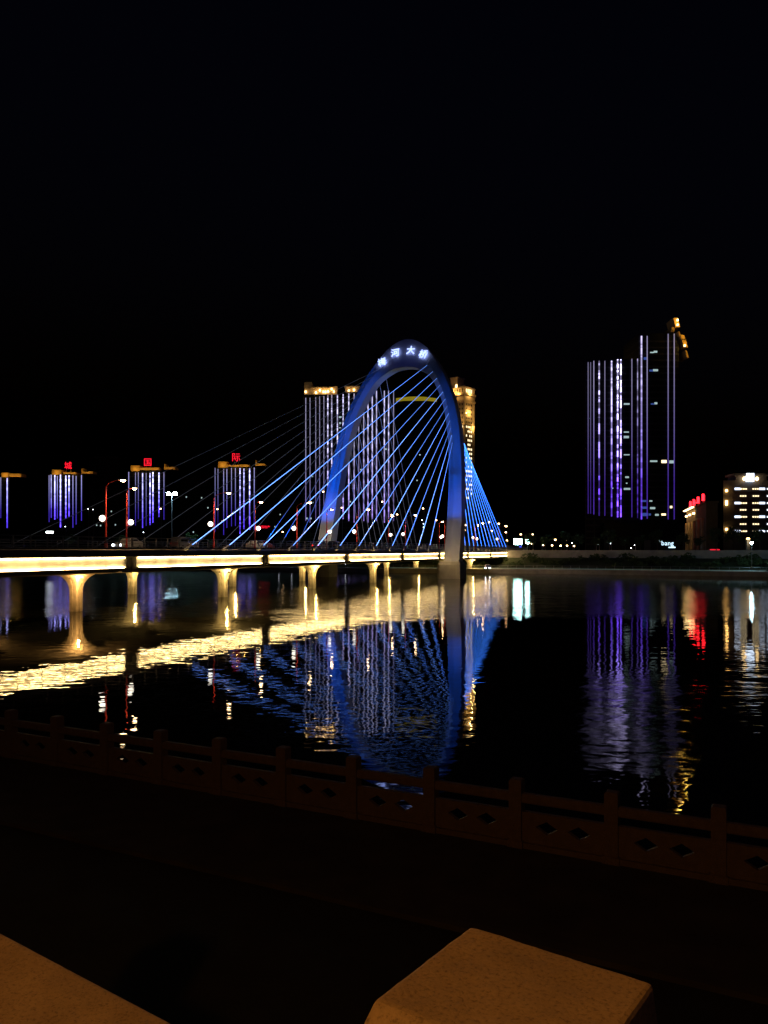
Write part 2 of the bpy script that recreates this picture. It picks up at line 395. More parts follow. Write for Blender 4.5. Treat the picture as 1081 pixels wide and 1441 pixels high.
for t in (8, 12, 18.3, 22.3):
    s = S0
    while s < S1: ml.span((s, t - .07, 7.094), (s + 3, t + .07, 7.096)); s += 9
ml.span((S0, 15.0, 7.094), (S1, 15.1, 7.096)); ml.span((S0, 15.25, 7.094), (S1, 15.35, 7.096))
ml.build('lane_marking', M['paint'], bridge)

gaps = [-70.0, -40.5, -11.0, 18.6, 48.5, 77.4, 106.0, 131.6, 156.8, 181.6, 204.0, 228.0]
prof = [(.38, 6.22), (.38, 4.98), (.14, 4.98), (.14, 4.84), (.30, 4.70), (.75, 4.52), (1.6, 4.38), (3.0, 4.30), (9.4, 4.30), (10.4, 5.0), (10.6, 6.22)]
def girder(a, c, mirror):
    mb = MB(); rings = []
    e = [(a, .42), (a + .35, .14), (a + .9, .0), (c - .9, .0), (c - .35, .14), (c, .42)]
    for s, lift in e:
        r = []
        for t, z in prof:
            zz = z + max(0, (5.2 - z)) * lift * 1.1 if z < 5.2 else z
            r.append((s, WD - t if mirror else t, zz))
        rings.append(r)
    mb.loft(rings); return mb
for k in range(len(gaps) - 1):
    a, c = gaps[k] + .9, gaps[k + 1] - .9
    g = girder(a, c, False).build('girder', M['concrete_pale'], bridge)
    # linear lamps: one lying in the bottom trough, one under the deck edge, in modules
    n = max(6, int((c - a) / 3)); st = (c - a - .3) / n
    for z, t, w in ((5.03, .23, .11), (6.14, .20, .08)):
        lt = MB()
        for i in range(n): lt.span((a + .15 + st * i, t - .04, z - w / 2), (a + .15 + st * (i + .93), t + .04, z + w / 2))
        lt.build('light_strip', M['tube'], g)
    girder(a, c, True).build('girder', M['concrete_pale'], bridge)
for s in gaps:
    MB().span((s - .88, 1.0, 4.45), (s + .88, WD - 1.0, 6.21)).build('diaphragm', M['concrete'], bridge)

def pier_mesh():
    mb = MB(); rings = []
    for z, wx, wy in ((-3, .50, .64), (2.2, .50, .64), (2.7, .53, .68), (3.2, .64, .80), (3.6, .82, .98), (3.9, 1.06, 1.2), (4.1, 1.32, 1.42), (4.28, 1.55, 1.6)):
        c = .14
        rings.append([(-wx, -wy + c, z), (-wx + c, -wy, z), (-.06, -wy, z), (0, -wy + .07, z), (.06, -wy, z), (wx - c, -wy, z), (wx, -wy + c, z),
                      (wx, wy - c, z), (wx - c, wy, z), (-wx + c, wy, z), (-wx, wy - c, z), (-wx, .06, z), (-wx + .07, 0, z), (-wx, -.06, z)])
    mb.loft(rings)
    return mb.mesh('pier', M['pier'])
pm = pier_mesh()
fixture = MB().box((0, 0, 0), (.5, .22, .2)).mesh('flood_lamp', M['amber'])
for k, s in enumerate(gaps):
    if s < -60 or abs(s - 131.6) < 1 or s > 210: continue
    for t in (6.2, 24.1):
        o = bpy.data.objects.new('pier', pm); COL.objects.link(o); o.parent = bridge; s = s - 2.4 if t < 10 else gaps[k] - 1.0; o.location = (s, t, 0)
        # uplit head: two lamps per pier, near face and face towards the city
        warm = (1.0, .50, .13) if s < 30 else (1.0, .64, .18)
        fx = bpy.data.objects.new('flood_lamp', fixture); COL.objects.link(fx); fx.parent = o
        fx.location = (-1.0, -1.75, 3.95); fx.rotation_euler = (0, 0, .5)
        lamp('pier_flood', 'POINT', (s - 1.15, t - 1.45, 3.5), 620, warm, bridge, .12)

# railings (posts, rails) per span
def railing(a, c, t):
    mb = MB(); n = int((c - a) / 2.0); st = (c - a) / n
    for i in range(n + 1): mb.span((a + st * i - .06, t - .06, 7.24), (a + st * i + .06, t + .06, 8.42))
    for z, h in ((8.40, .09), (8.05, .05), (7.75, .05), (7.42, .06)):
        mb.span((a, t - .035, z - h / 2), (c, t + .035, z + h / 2))
    return mb
cuts = [S0] + gaps[1:-1] + [S1]
for i in range(len(cuts) - 1):
    for t in (.22, WD - .22): railing(cuts[i] + .08, cuts[i + 1] - .08, t).build('railing', M['rail'], bridge)

# ---- arch tower
SA, TC, LEAN, ZT = 133.0, 15.15, 17.4, 64.7
out_p = [(19.6, 0), (19.6, 5), (19.45, 13), (18.9, 21), (18.0, 30.5), (16.8, 38.5), (14.9, 45.6), (12.0, 52.3), (9.1, 57.2), (5.4, 61.9), (2.4, 63.9), (0, 64.4)]
in_p = [(15.6, 0), (15.7, 5), (15.7, 13), (15.5, 20), (14.9, 29), (13.9, 36.8), (12.1, 44.5), (9.5, 50.3), (7.1, 53.5), (3.7, 55.7), (1.7, 56.25), (0, 56.4)]
def crom(p, n=6):
    full = [(p[0][0], p[0][1] - 5)] + p + [(-p[-2][0], p[-2][1])]; o = []
    for i in range(1, len(full) - 2):
        p0, p1, p2, p3 = full[i - 1:i + 3]
        for j in range(n):
            t = j / n
            o.append(tuple(.5 * (2 * p1[k] + (p2[k] - p0[k]) * t + (2 * p0[k] - 5 * p1[k] + 4 * p2[k] - p3[k]) * t * t + (3 * p1[k] - p0[k] - 3 * p2[k] + p3[k]) * t ** 3) for k in (0, 1)))
    return o + [p[-1]]
oc, ic = crom(out_p), crom(in_p)
def leanf(z): return LEAN * z / ZT
def A(u, z, f=0.0):   # u: to the near (right) side, z up, f: forward towards the start of the bridge
    return Vector((SA + leanf(z) - f, TC - u, z))
def arch_ring(o, i, sg):
    zm = (o[1] + i[1]) / 2; hi = min(1, max(0, (zm - 22) / 18)); crown = min(1, max(0, (zm - 52) / 6))
    fr = 1.75; bulge = .12 + .85 * hi * (1 - .8 * crown); bk = 1.75
    mu, mz = (o[0] * .42 + i[0] * .58), (o[1] * .42 + i[1] * .58)
    return [A(sg * o[0], o[1], fr), A(sg * mu, mz, fr + bulge), A(sg * i[0], i[1], fr), A(sg * i[0], i[1], -bk), A(sg * mu, mz, -bk - .1), A(sg * o[0], o[1], -bk)]
rings = [arch_ring(o, i, 1) for o, i in zip(oc, ic)] + [arch_ring(o, i, -1) for o, i in list(zip(oc, ic))[::-1][1:]]
ab = MB(); ab.loft(rings)
arch = ab.build('arch_tower', M['steel'], bridge)
for sg in (1, -1):
    pb = MB()
    pb.loft([[A(0, 0) + Vector((sx * (2.6 - .3 * k), -sg * 17.6 + sy * (2.9 - .35 * k), z)) for sx, sy in ((-1, -1), (1, -1), (1, 1), (-1, 1))] for z, k in ((-3, 0), (3.4, 0), (4.2, 1))])
    pb.build('pedestal', M['concrete'], arch)
lean_up = Vector((LEAN / ZT, 0, 1)).normalized()
for ch, u, z, rot in (('梅', -6.35, 58.3, .30), ('河', -2.75, 60.6, .10), ('大', 1.75, 60.9, -.08), ('桥', 5.45, 59.4, -.22)):
    xd = Vector((0, -1, 0)) * math.cos(rot) + lean_up * math.sin(rot); yd = lean_up * math.cos(rot) - Vector((0, -1, 0)) * math.sin(rot)
    text_obj('sign_character', ch, 2.5, M['letter'], arch, A(u, z, 2.5), xd, yd, .02, .10)
lamp('sign_glow', 'AREA', A(0, 59.8, 5.0), 12, (.04, .07, 1.0), bridge, target=A(0, 59.8, 0)).data.size = 9

# ---- stay cables, four fans of twelve, each with a glowing tube standing in for floodlight on it
def uv_at(z):
    for (o, i), (o2, i2) in zip(zip(oc, ic), list(zip(oc, ic))[1:]):
        z1, z2 = (o[1] * .42 + i[1] * .58), (o2[1] * .42 + i2[1] * .58)
        if z1 <= z <= z2 and z2 > z1:
            k = (z - z1) / (z2 - z1); m1 = o[0] * .42 + i[0] * .58; m2 = o2[0] * .42 + i2[0] * .58
            return m1 + (m2 - m1) * k
    return 17
near_s = [28.5, 37, 46, 55, 63.6, 72.3, 80.6, 89.1, 97.7, 105.6, 114.1, 122]
far_s = [200 - 4.35 * i for i in range(12)]
for side in (1, -1):
    for fan, ss in (('front', near_s), ('back', far_s)):
        for i, s in enumerate(ss):
            z = 56.2 - i * 1.95; u = uv_at(z)
            f = 2.35 if fan == 'front' else -1.8
            top = A(side * u, z, f)
            foot = Vector((s, -.25 if side == 1 else WD + .25, 7.3))
            c = MB().tube([foot, top], .05, 6).build('cable', M['cable'], bridge)
            d = (top - foot).normalized(); sd = Vector((0, -side, 0)); nn = (sd - d * sd.dot(d)).normalized()
            m = ((M['cable_glow'], M['cable_glow_soft'], M['cable_glow_hot'])[(i * 7 + 1) % 3 if i > 1 else 0] if fan == 'front' else M['cable_glow_far']) if side == 1 else M['cable_dim']
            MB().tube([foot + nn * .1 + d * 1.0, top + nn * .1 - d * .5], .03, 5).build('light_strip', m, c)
            MB().tube([foot - d * .6, foot + d * .9], [.2, .13], 6).build('anchor_socket', M['greypole'], c)

# ---- blue floods that wash the arch legs, standing on the deck edge
fl = MB().box((0, 0, .35), (.5, .6, .5)).mesh('arch_flood', M['greypole'])
BLUE = (.002, .115, 1.0)
for side, s, t, e, az, an in ((1, 100, 1.2, 48000, 29.5, 37), (-1, 98, WD - 1.5, 80000, 31, 40)):
    o = bpy.data.objects.new('arch_flood', fl); COL.objects.link(o); o.parent = bridge; o.location = (s, t, 7.24)
    lamp('arch_flood_beam', 'SPOT', (s, t, 8.0), e, BLUE, bridge, .3, A(side * 17.0, az, 1.7), math.radians(an), .3)
for side, e in ((1, 9000), (-1, 24000)):
    lamp('arch_flood_beam', 'SPOT', (112, TC - side * 26.5, 7.6), e, BLUE, bridge, .3, A(side * 17.8, 26, 1.7), math.radians(40), .6)
for side, e in ((1, 700), (-1, 2600)):  # added boxes with warm fill beams to brighten the lower arch legs
    o = bpy.data.objects.new('leg_fill', fl); COL.objects.link(o); o.parent = bridge; o.location = (122, TC - side * 13.5, 7.24)
    lamp('leg_fill_beam', 'SPOT', (122, TC - side * 13.5, 8.0), e, (1.0, .78, .56), bridge, .2, A(side * 17.6, 12.5, 1.7), math.radians(55), .5)
lamp('soffit_fill', 'SPOT', (139.5, TC, 7.6), 3600, (1.0, .9, .66), bridge, .3, A(0, 62, 0), math.radians(75), .6)  # added fill lamp brightening the arch soffit, no fixture built

# ------------------------------------------------------------------ street lamps on the bridge
def bridge_lamp(ax, ay, gx, gy):
    r = empty('street_lamp', (0, 0, 0), BA, 'red street lamp post with a globe lantern on the bridge footway', 'street lamp', 'red lamp posts along the bridge')
    MB().lathe([(.16, 0), (.16, .5), (.11, .55), (.085, 6.9), (.06, 7.0)], 8).build('pole', M['redpole'], r)
    MB().tube([(0, 0, 6.9), (ax * .15, ay * .15, 7.35), (ax * .5, ay * .5, 7.6), (ax * .88, ay * .88, 7.68)], .045, 6).build('arm', M['redpole'], r)
    h = MB().loft([[(ax + sx * w * .5, ay + y, z) for sx, y in ((-1, -.45 * w), (1, -.45 * w), (1, .45 * w), (-1, .45 * w))] for z, w in ((7.62, .8), (7.72, .9), (7.84, .4))]).build('lamp_head', M['greypole'], r)
    MB().ball((ax, ay, 7.60), .26, 8, .6).build('bulb_lens', M['head'], h, True)
    MB().tube([(0, 0, 3.0), (gx * .55, gy * .55, 2.95), (gx, gy, 2.85)], .035, 6).build('bracket', M['redpole'], r)
    MB().lathe([(.03, -.62), (.10, -.55), (.16, -.42), (.2, -.40)], 8, (gx, gy, 3.4)).build('lantern_cup', M['greypole'], r)
    MB().ball((gx, gy, 3.38), .34, 12).build('globe', M['globe'], r, True)
    lamp('lamp_beam', 'SPOT', (ax, ay, 7.4), 1500, (1.0, .62, .32), r, .2, (ax, ay, 0), math.radians(150), .5)
    return r
rowA = [17.0, 38.4, 62.5, 87.0, 114.0, 143.0, 172.0, 201.0, -14.0]; rowB = [25.0, 55.5, 81.5, 113.0, 150.0, 186.0, -40.0]
for ss, t, arg in ((rowA, 2.6, (0, -2.4, .1, .62)), (rowB, 6.4, (.6, -.75, .2, -.5))):
    proto = None
    for s in ss:
        if proto is None: proto = o = bridge_lamp(*arg)
        else: o = copy_tree(proto)
        o.location = B(s, t, 7.24 if t < 4 else 7.09)
# ------------------------------------------------------------------ cars
def car(name, kind, paint, loc, rz, label, lights='none', group=None):
    r = empty(name, loc, rz, label, 'van' if kind == 'van' else 'car', group)
    if kind == 'van':
        L, w = 4.9, .92; pr = [(-2.4, .35), (2.35, .35), (2.45, .85), (1.75, 1.05), (1.15, 1.95), (-2.2, 2.0), (-2.42, 1.0)]
        win = [(-2.05, 1.1), (1.5, 1.1), (1.05, 1.8), (-1.95, 1.85)]
    elif kind == 'suv':
        L, w = 4.6, .9; pr = [(-2.25, .35), (2.25, .35), (2.3, .9), (1.2, 1.05), (.55, 1.68), (-1.9, 1.72), (-2.28, 1.0)]
        win = [(-1.85, 1.08), (1.0, 1.08), (.5, 1.58), (-1.7, 1.6)]
    else:
        L, w = 4.5, .87; pr = [(-2.2, .3), (2.2, .3), (2.25, .7), (1.1, .92), (.35, 1.42), (-1.0, 1.44), (-1.75, .98), (-2.22, .9)]
        win = [(-1.45, .98), (.85, .96), (.3, 1.34), (-.95, 1.36)]
    bb = MB(); rings = []
    for y, k in ((-w, .0), (-w * .86, .10), (w * .86, .10), (w, .0)):
        rings.append([(x, y if z < 1.0 else y * .86, z + (k if z > .6 else -.02)) for x, z in pr])
    bb.loft(rings); bb.build('body', paint, r, bevel=.04)
    for sg in (-1, 1):
        MB().prism(win, sg * w * .9, sg * (w * .9 + .03), 1).build('side_window', M['glass'], r)
        hl = MB().box((pr[2][0] - .02, sg * w * .68, pr[2][1] - .12), (.12, .3, .14)).build('headlight', M['headlight'] if lights == 'front' else M['glass'], r)
        MB().box((pr[-1][0] + .02, sg * w * .72, pr[-1][1] - .1), (.1, .24, .16)).build('tail_light', M['taillight'] if lights in ('front', 'rear') else M['car_red'], r)
        for x in (-1.4, 1.4):
            wh = MB(); wh.loft([[(x + .32 * q * math.cos(a), sg * (w - .12) + y, .32 + .32 * q * math.sin(a)) for a in [2 * math.pi * i / 12 for i in range(12)]] for y, q in ((-.1, .9), (-.08, 1), (.1, 1), (.12, .9))])
            wo = wh.build('wheel', M['tyre'], r)
            MB().loft([[(x + .18 * math.cos(a), sg * (w - .12 + .125) + y, .32 + .18 * math.sin(a)) for a in [2 * math.pi * i / 8 for i in range(8)]] for y in (-.01, .01)]).build('rim', M['car_silver'], wo)
    return r
ZC = 7.096
car('van', 'van', M['car_silver'], B(5.0, 9.6, ZC), BA, 'silver van with tall roof on the bridge beside the red lamp posts')
car('sedan', 'sedan', M['car_white'], B(33.5, 13.3, ZC), BA + math.pi, 'white sedan with headlights on, driving on the bridge', 'front')
car('suv', 'suv', M['car_silver'], B(42, 10.2, ZC), BA, 'silver off-road car behind the white sedan on the bridge')
car('sedan', 'sedan', M['car_white'], B(62, 10, ZC), BA, 'white sedan on the bridge with unlit tail lamps')
car('sedan', 'sedan', M['car_red'], B(70, 13.3, ZC), BA, 'dark red sedan with glowing tail lamps on the bridge', 'rear')
car('sedan', 'sedan', M['car_dark'], B(86, 10, ZC), BA, 'black sedan with glowing red tail lamps on the bridge', 'rear')
car('suv', 'suv', M['car_dark'], B(100, 13.4, ZC), BA, 'black off-road car on the bridge before the arch')
p = on_level(686, 797.5, QZ + .9)
car('parked_car', 'sedan', M['car_dark'], (p.x, p.y, QZ + .06), -math.pi / 2 - .1, 'dark car on the far promenade shining bluish headlights at the river', 'front')

# ------------------------------------------------------------------ far towers
def led(parent, x, y0, y1, D, m, bright=1.0, dash=0.0, w=.5):
    a, c = W(x, y0, D), W(x, y1, D); w *= .7 if bright < .75 else 1.1
    o = MB().span((-w / 2, -.25, -(a.z - c.z) / 2), (w / 2, .05, (a.z - c.z) / 2)).build('light_strip', m, parent)
    o.location = Vector((a.x, a.y - .32, (a.z + c.z) / 2)) - parent.location
    o['bright'] = bright; o['dash'] = dash
    return o
def pbox(parent, name, m, x0, x1, y0, y1, D, depth, proud=0.0, bevel=0):
    a, c = W(x0, y0, D), W(x1, y1, D); L = parent.location
    return MB().span(Vector((a.x, D - proud, c.z)) - L, Vector((c.x, D + depth, a.z)) - L).build(name, m, parent, bevel=bevel)
def tower(name, label, x0, x1, ytop, D, depth, m=None, bands=True, extra=()):
    c = W((x0 + x1) / 2, 774, D); r = empty(name, (c.x, c.y, RZ), 0, label, 'building')
    hw = (x1 - x0) / FPX * D / 2; h = W(0, ytop, D).z - RZ
    ti = depth * abs(c.x / D) + .4; li, ri = (ti, 0) if c.x > 0 else (0, ti)
    MB().prism([(-hw, 0), (hw, 0), (hw - ri, depth), (-hw + li, depth)], 0, h, 2).build('wall', m or M['tower'], r)
    if bands:
        mb = MB(); z = 3.4; n = max(3, int(2 * hw / 4.2))
        while z < h - 1.5: mb.span((-hw, -.10, z), (hw, -.01, z + .9)); z += 3.4
        mb.build('spandrel_bands', M['towerband'], r)['kind'] = 'stuff'
        mu = MB()
        for i in range(n + 1):
            x = -hw + 2 * hw * i / n; mu.span((x - .16, -.22, 0), (x + .16, .02, h))
        mu.build('mullions', M['towerband'], r)['kind'] = 'stuff'
    return r
def windows(parent, D, lst, proud=.16):
    for x0, x1, y, hh, m in lst: pbox(parent, 'lit_window', M[m], x0, x1, y - hh, y + hh, D, .05, proud)
def crown_light(parent, x, y, D, e, col=(1.0, .62, .16), fwd=2.0):
    p = W(x, y, D); lamp('crown_wash', 'POINT', (p.x, p.y - fwd, p.z), e * .4, col, None, .3)

# tall tower beside the river, violet light lines
D = 430
t1 = tower('office_tower', 'tall dark tower with violet light lines and a gold roof crown, right of the bridge', 824, 898, 506, D, 12)
a = W(898, 470, D); c = W(954, 774, D)
MB().span(Vector((a.x, D - 1.5, RZ)) - t1.location, Vector((c.x, D + 26, a.z)) - t1.location).build('tall_wing', M['tower'], t1)
mb = MB(); z = 3.4
while z < a.z - RZ - 2: mb.span(Vector((a.x - .05, D - 1.6, RZ + z)) - t1.location, Vector((c.x + .05, D + 20, RZ + z + .9)) - t1.location); z += 3.4
mb.build('spandrel_bands', M['towerband'], t1)['kind'] = 'stuff'
for x, y0, y1, br, ds in ((827.5, 510, 723, .26, 0), (831, 510, 723, .22, 0), (835.5, 508, 724, .5, 0), (843, 508, 726, 1.9, 1), (851, 508, 726, .32, 0),
        (860.5, 508, 727, 1.8, .7), (869, 506, 728, 4.5, 1), (873.5, 506, 728, 3.2, 1), (889, 505, 728, .36, 0), (897, 505, 729, .6, .8)):
    led(t1, x, y0, y1, D - .3, LED, br, ds, .55)
for x, y0, y1, br, ds in ((902.5, 473, 731, 1.3, .5), (910.5, 473, 730, .45, 0), (940, 470, 731, .36, 0), (948.5, 470, 731, .36, 0)):
    led(t1, x, y0, y1, D - 1.9, LED, br, ds, .6)
windows(t1, D - 1.8, [(915, 920, 496, .8, 'coolwin'), (920, 925, 495, 1.3, 'coolwin'), (914, 919, 521.5, 1.2, 'bluewin'), (919, 926, 521, 1.4, 'coolwin'), (916, 921, 568.5, .9, 'bluewin'), (921, 925, 567.5, 1.4, 'coolwin'),
    (915, 925, 649, 1.1, 'coolwin'), (931, 938, 649.5, 2, 'warmwin'), (942, 948, 650, 2, 'coolwin'), (906, 910, 504.5, 1.7, 'bluewin'), (903.5, 909.5, 705, 1.3, 'bluewin'), (914, 918, 705, .9, 'coolwin'),
    (903.5, 910, 714.5, 1.6, 'bluewin'), (915, 922, 715, 1.4, 'coolwin'), (904, 912, 724, 2.2, 'bluewin'), (913, 916, 724, 1.4, 'bluewin'), (922, 927, 724.5, 1.3, 'coolwin'), (931, 937, 724, 1.3, 'warmwin'), (943, 946, 713.5, 1.5, 'warmwin')])
windows(t1, D - .15, [(878, 886, 568.5, 1.1, 'coolwin'), (878, 885, 608, .8, 'coolwin'), (878, 885, 615, 1.6, 'coolwin'), (878, 886, 640, .7, 'coolwin'), (880, 885, 671.5, 1.2, 'coolwin'), (878, 887, 688, 1.3, 'coolwin'), (881, 883, 680, .8, 'coolwin'), (861, 863, 687, .8, 'coolwin')])
# gold crown, a stepped sloping blade on the right corner
def blade(x0, x1, y0, y1, sl=2.0):
    q = [W(x0, y0, D - 2), W(x1, y0, D - 2), W(x1 + sl, y1, D - 2), W(x0 + sl, y1, D - 2)]
    MB().prism([((v - t1.location).x, (v - t1.location).z) for v in q], D - 4.5 - t1.location.y, D + 6 - t1.location.y, 1).build('crown_fin', M['gold'], t1)
blade(945, 951.5, 449, 462, 3.5); blade(943, 946.5, 462, 467, .5); blade(952, 954, 468, 474, 2); blade(955, 960.5, 473, 478.5, 1); blade(957, 963, 479.5, 490, 3); blade(961.5, 964, 494, 505, 3)
for x, y, e in ((949, 459, 900), (947, 453, 500), (958, 489, 1000), (957, 476, 500), (962, 503, 300)): crown_light(t1, x, y, D, e, (1, .58, .08), 7)
for x, y in ((949, 454), (949, 460.5), (959, 489.5)):
    pbox(t1, 'crown_lamp', M['hotlamp'], x - .9, x + .9, y - 1.2, y + 1.2, D, .3, 5.2)
pod = pbox(t1, 'podium', M['tower'], 850, 958, 736, 774, D - 6, 30)

# pair of towers behind the arch
D = 480
t2 = tower('apartment_tower', 'wide dark tower with lavender light lines seen through the bridge arch', 427, 557, 558, D, 30)
for i, (x, y0, br, ds) in enumerate(((430.5, 560, .5, 0), (436.5, 560, .4, 0), (444.5, 559, .4, .3), (450, 558, .4, 0), (456, 557, .45, .2), (461.5, 556, 1.4, .9), (467, 556, 1.3, .8), (475, 556, 1.4, .7), (483, 555, 1.4, .7), (491, 554, 1.3, .5), (498.5, 554, .9, .5),
        (505, 553, .6, .3), (512, 552, .8, .4), (518, 551, 1.2, .5), (524, 551, 1.4, .4), (530, 550, .9, .3), (541, 550, 1.2, .5), (547, 550, 1.2, .5), (554, 550, .5, .2))):
    led(t2, x, y0, 733 + 3 * math.sin(i * 2.1), D - .3, LED2, br, ds, .55)
pbox(t2, 'roof_block', M['tower'], 500, 556, 547, 558, D, 26)
pbox(t2, 'roof_turret', M['sand'], 428.5, 439, 538, 554, D, 8, .6); pbox(t2, 'roof_parapet', M['sand'], 429, 474, 547, 555.5, D, 22, 1.0)
pbox(t2, 'roof_parapet', M['sand'], 486, 506, 545.5, 552, D, 22, 1.0); pbox(t2, 'cornice', M['sand'], 438, 470, 545.6, 547, D, 22, 2.0); pbox(t2, 'cornice', M['sand'], 485, 507, 544, 545.4, D, 22, 2.0)
pbox(t2, 'roof_turret', M['sand'], 469, 475, 544, 552, D, 6, 1.2)
for x, y, e in [(q0, q1, q2 * .45) for q0, q1, q2 in ((430.5, 552, 450), (445, 553, 600), (451, 550, 500), (458, 552, 800), (467, 548, 500), (471, 551, 500), (491, 550, 500), (498.5, 549, 500))]: crown_light(t2, x, y, D, e, (1, .62, .22), 3.2)
for x, y in ((430.5, 552), (445, 553), (450.5, 550), (455.5, 552), (458.5, 552), (462, 551.5), (467, 548), (470, 551.5), (491, 550), (498.5, 549.5)):
    pbox(t2, 'crown_lamp', M['hotlamp'], x - .9, x + .9, y - 1.3, y + 1.2, D, .3, 1.7)
windows(t2, D - .15, [(477, 481, 587, 1.0, 'coolwin'), (477.5, 480, 595.5, 1.2, 'coolwin'), (477, 480, 602, .5, 'coolwin'), (438, 440.5, 670, 1.2, 'coolwin'), (436.5, 438.5, 729.5, 1.2, 'coolwin'), (431, 433, 729.5, 1.2, 'coolwin'), (507, 509, 661, 1, 'coolwin'), (492, 494, 706, 1, 'coolwin'), (438, 441, 707, .8, 'coolwin'), (542, 545, 632, 1, 'coolwin')])
t2b = tower('apartment_tower', 'unlit dark tower topped by a curved yellow roof line, framed by the bridge arch', 556, 615, 564, 500, 24)
rb = MB(); n = 12; L = t2b.location
rb.loft([[W(556.5 + 58 * i / n, 561.2 - 2.6 * math.sin(math.pi * i / n) + dy, 500) + Vector((0, -1.5 + dd, 0)) - L for dy, dd in ((0, 0), (4.4, 0), (4.4, 6), (0, 6))] for i in range(n + 1)])
rb.build('roof_band', M['goldled'], t2b)
for x, y in ((586, 676), (590, 640)): windows(t2b, 499.9, [(x, x + 2, y, .8, 'coolwin')])

# ornate golden tower right of the arch
D = 600
c = W(651, 774, D); t3 = empty('ornate_tower', (c.x, c.y, RZ), math.radians(-40), 'narrow sandstone tower with golden floodlit top, right behind the arch leg', 'building')
def loc3(y): return W(0, y, D).z - RZ
h = loc3(549); ww = 11.2
MB().span((-ww / 2 - 2, -ww / 2, 0), (ww / 2, ww / 2 + 2, h)).build('wall', M['sand'], t3)
for y, th, pr in ((556.5, 1.4, .9), (566, 1.1, .8), (600, .9, .5), (547.5, 1.2, .8)):
    z = loc3(y); MB().span((-ww / 2 - 2 - pr, -ww / 2 - pr, z - th / 2), (ww / 2 + pr, ww / 2 + 2 + pr, z + th / 2)).build('cornice', M['sand'], t3)
for sx, sy in ((-ww / 2 - 2.1, -ww / 2 - .1), (ww / 2 - 1.1, -ww / 2 - .1), (ww / 2 - .9, ww / 2 + .9)):
    MB().span((sx, sy, 0), (sx + 1.2, sy + 1.2, h + 2.6)).build('corner_pier', M['sand'], t3)
MB().span((-ww / 2 - 1.6, -ww / 2 + .3, h), (-ww / 2 + 4.5, ww / 2 - 2, h + 8.5)).build('roof_turret', M['sand'], t3)
MB().span((-ww / 2 - 2.1, -ww / 2 - .2, h + 8.5), (-ww / 2 + 5.0, ww / 2 - 1.5, h + 9.4)).build('turret_cap', M['sand'], t3)
for face in (0, 1):
    for kx in range(4):
        for y in [551.5] + [571 + 6.2 * i for i in range(22)]:
            q = -3.0 + kx * 2.2; z = loc3(y); lit = (y < 552 and face == 1) or (y > 598 and random.random() < (.62 if face == 1 else .3))
            m = M['warmwin'] if lit else M['glass']
            s = .75 if y > 560 else 1.3
            if face == 0: MB().span((q - .5, -ww / 2 - .06, z - s), (q + .5, -ww / 2 + .1, z + s)).build('window', m, t3)
            else: MB().span((ww / 2 - .1, q - .5, z - s), (ww / 2 + .06, q + .5, z + s)).build('window', m, t3)
R3 = Matrix.Translation(t3.location) @ Matrix.Rotation(math.radians(-40), 4, 'Z')
for lx, ly, y, e in ((-1, -ww / 2 - 2.2, 597, 1600), (-4.5, -ww / 2 - 2.2, 594, 900), (ww / 2 + 2.2, 0, 582, 1300), (ww / 2 + 1.6, 4.8, 602, 700), (ww / 2 + 2, 0, 556, 900), (-3, -ww / 2 - 2, 553, 900), (1, -ww / 2 - 1.5, 556, 500)):
    p = R3 @ Vector((lx, ly, loc3(y))); lamp('crown_wash', 'POINT', p, e * 1.6, (1.0, .60, .18), None, .3)
MB().span((-1.8, -ww / 2 - .9, loc3(547)), (-.6, -ww / 2 - .5, loc3(543))).build('crown_lamp', M['hotlamp'], t3)

# four slim towers on the left, one red character on each roof
D = 700
def slim(label, x0, x1, ytop, strips, boxes, sign=None, ybot=735):
    r = tower('slim_tower', label, x0, x1, ytop, D, 25)
    for x, br, ds in strips: led(r, x, ytop + random.uniform(0, 2), ybot + random.uniform(-8, 8), D - .3, LED3, br if br < .9 else br * 1.6, ds, .7)
    for q0, q1, y0, y1, e in boxes:
        pbox(r, 'roof_parapet', M['gold'], q0, q1, y0, y1, D - 1.2, 10)
        for i in range(max(1, int((q1 - q0) / 8))):
            xx = q0 + (q1 - q0) * (i + .5) / max(1, int((q1 - q0) / 8)); crown_light(r, xx, (y0 + 2 * y1) / 3, D - 1.2, e, (1, .58, .12), 3.5)
    if sign:
        ch, sx, sy, sz = sign; p = W(sx, sy, D - 1.5) - r.location
        text_obj('sign_character', ch, sz / FPX * D * 1.15, M['redsign'], r, p, (1, 0, 0), (0, 0, 1), .0, .2)
        for q in (-3, 3): MB().tube([(p.x + q * .6, p.y + 1, p.z - sz * .34), (p.x + q * .6, p.y + 1.5, W(0, ytop, D).z - RZ)], .12, 4).build('sign_strut', M['greypole'], r)
    return r
slim('slim tower with violet lines at the bridge start, no roof sign', -16, 13, 671, [(-9, 1, .5), (-3, .6, 0), (1.5, .4, 0), (10.5, .9, .3)], [(2, 12, 665, 671.5, 1500), (13, 30, 666.5, 671, 700)])
slim('slim tower with bright violet lines under a red 城 character', 67, 117, 668, [(69.5, .4, 0), (72.5, .8, .3), (77.5, 1.2, .4), (81, .7, .2), (85.5, 1.8, .5), (93, 1.7, .5), (97.5, 1.3, .6), (103, .6, 0), (107.5, .5, 0), (115, .6, 0)],
     [(73, 86, 661, 668, 1500), (88.5, 107, 664.5, 667, 800), (115, 117, 659, 666.5, 300), (117, 131, 663.5, 666.5, 800)], ('城', 96, 655, 9.5))
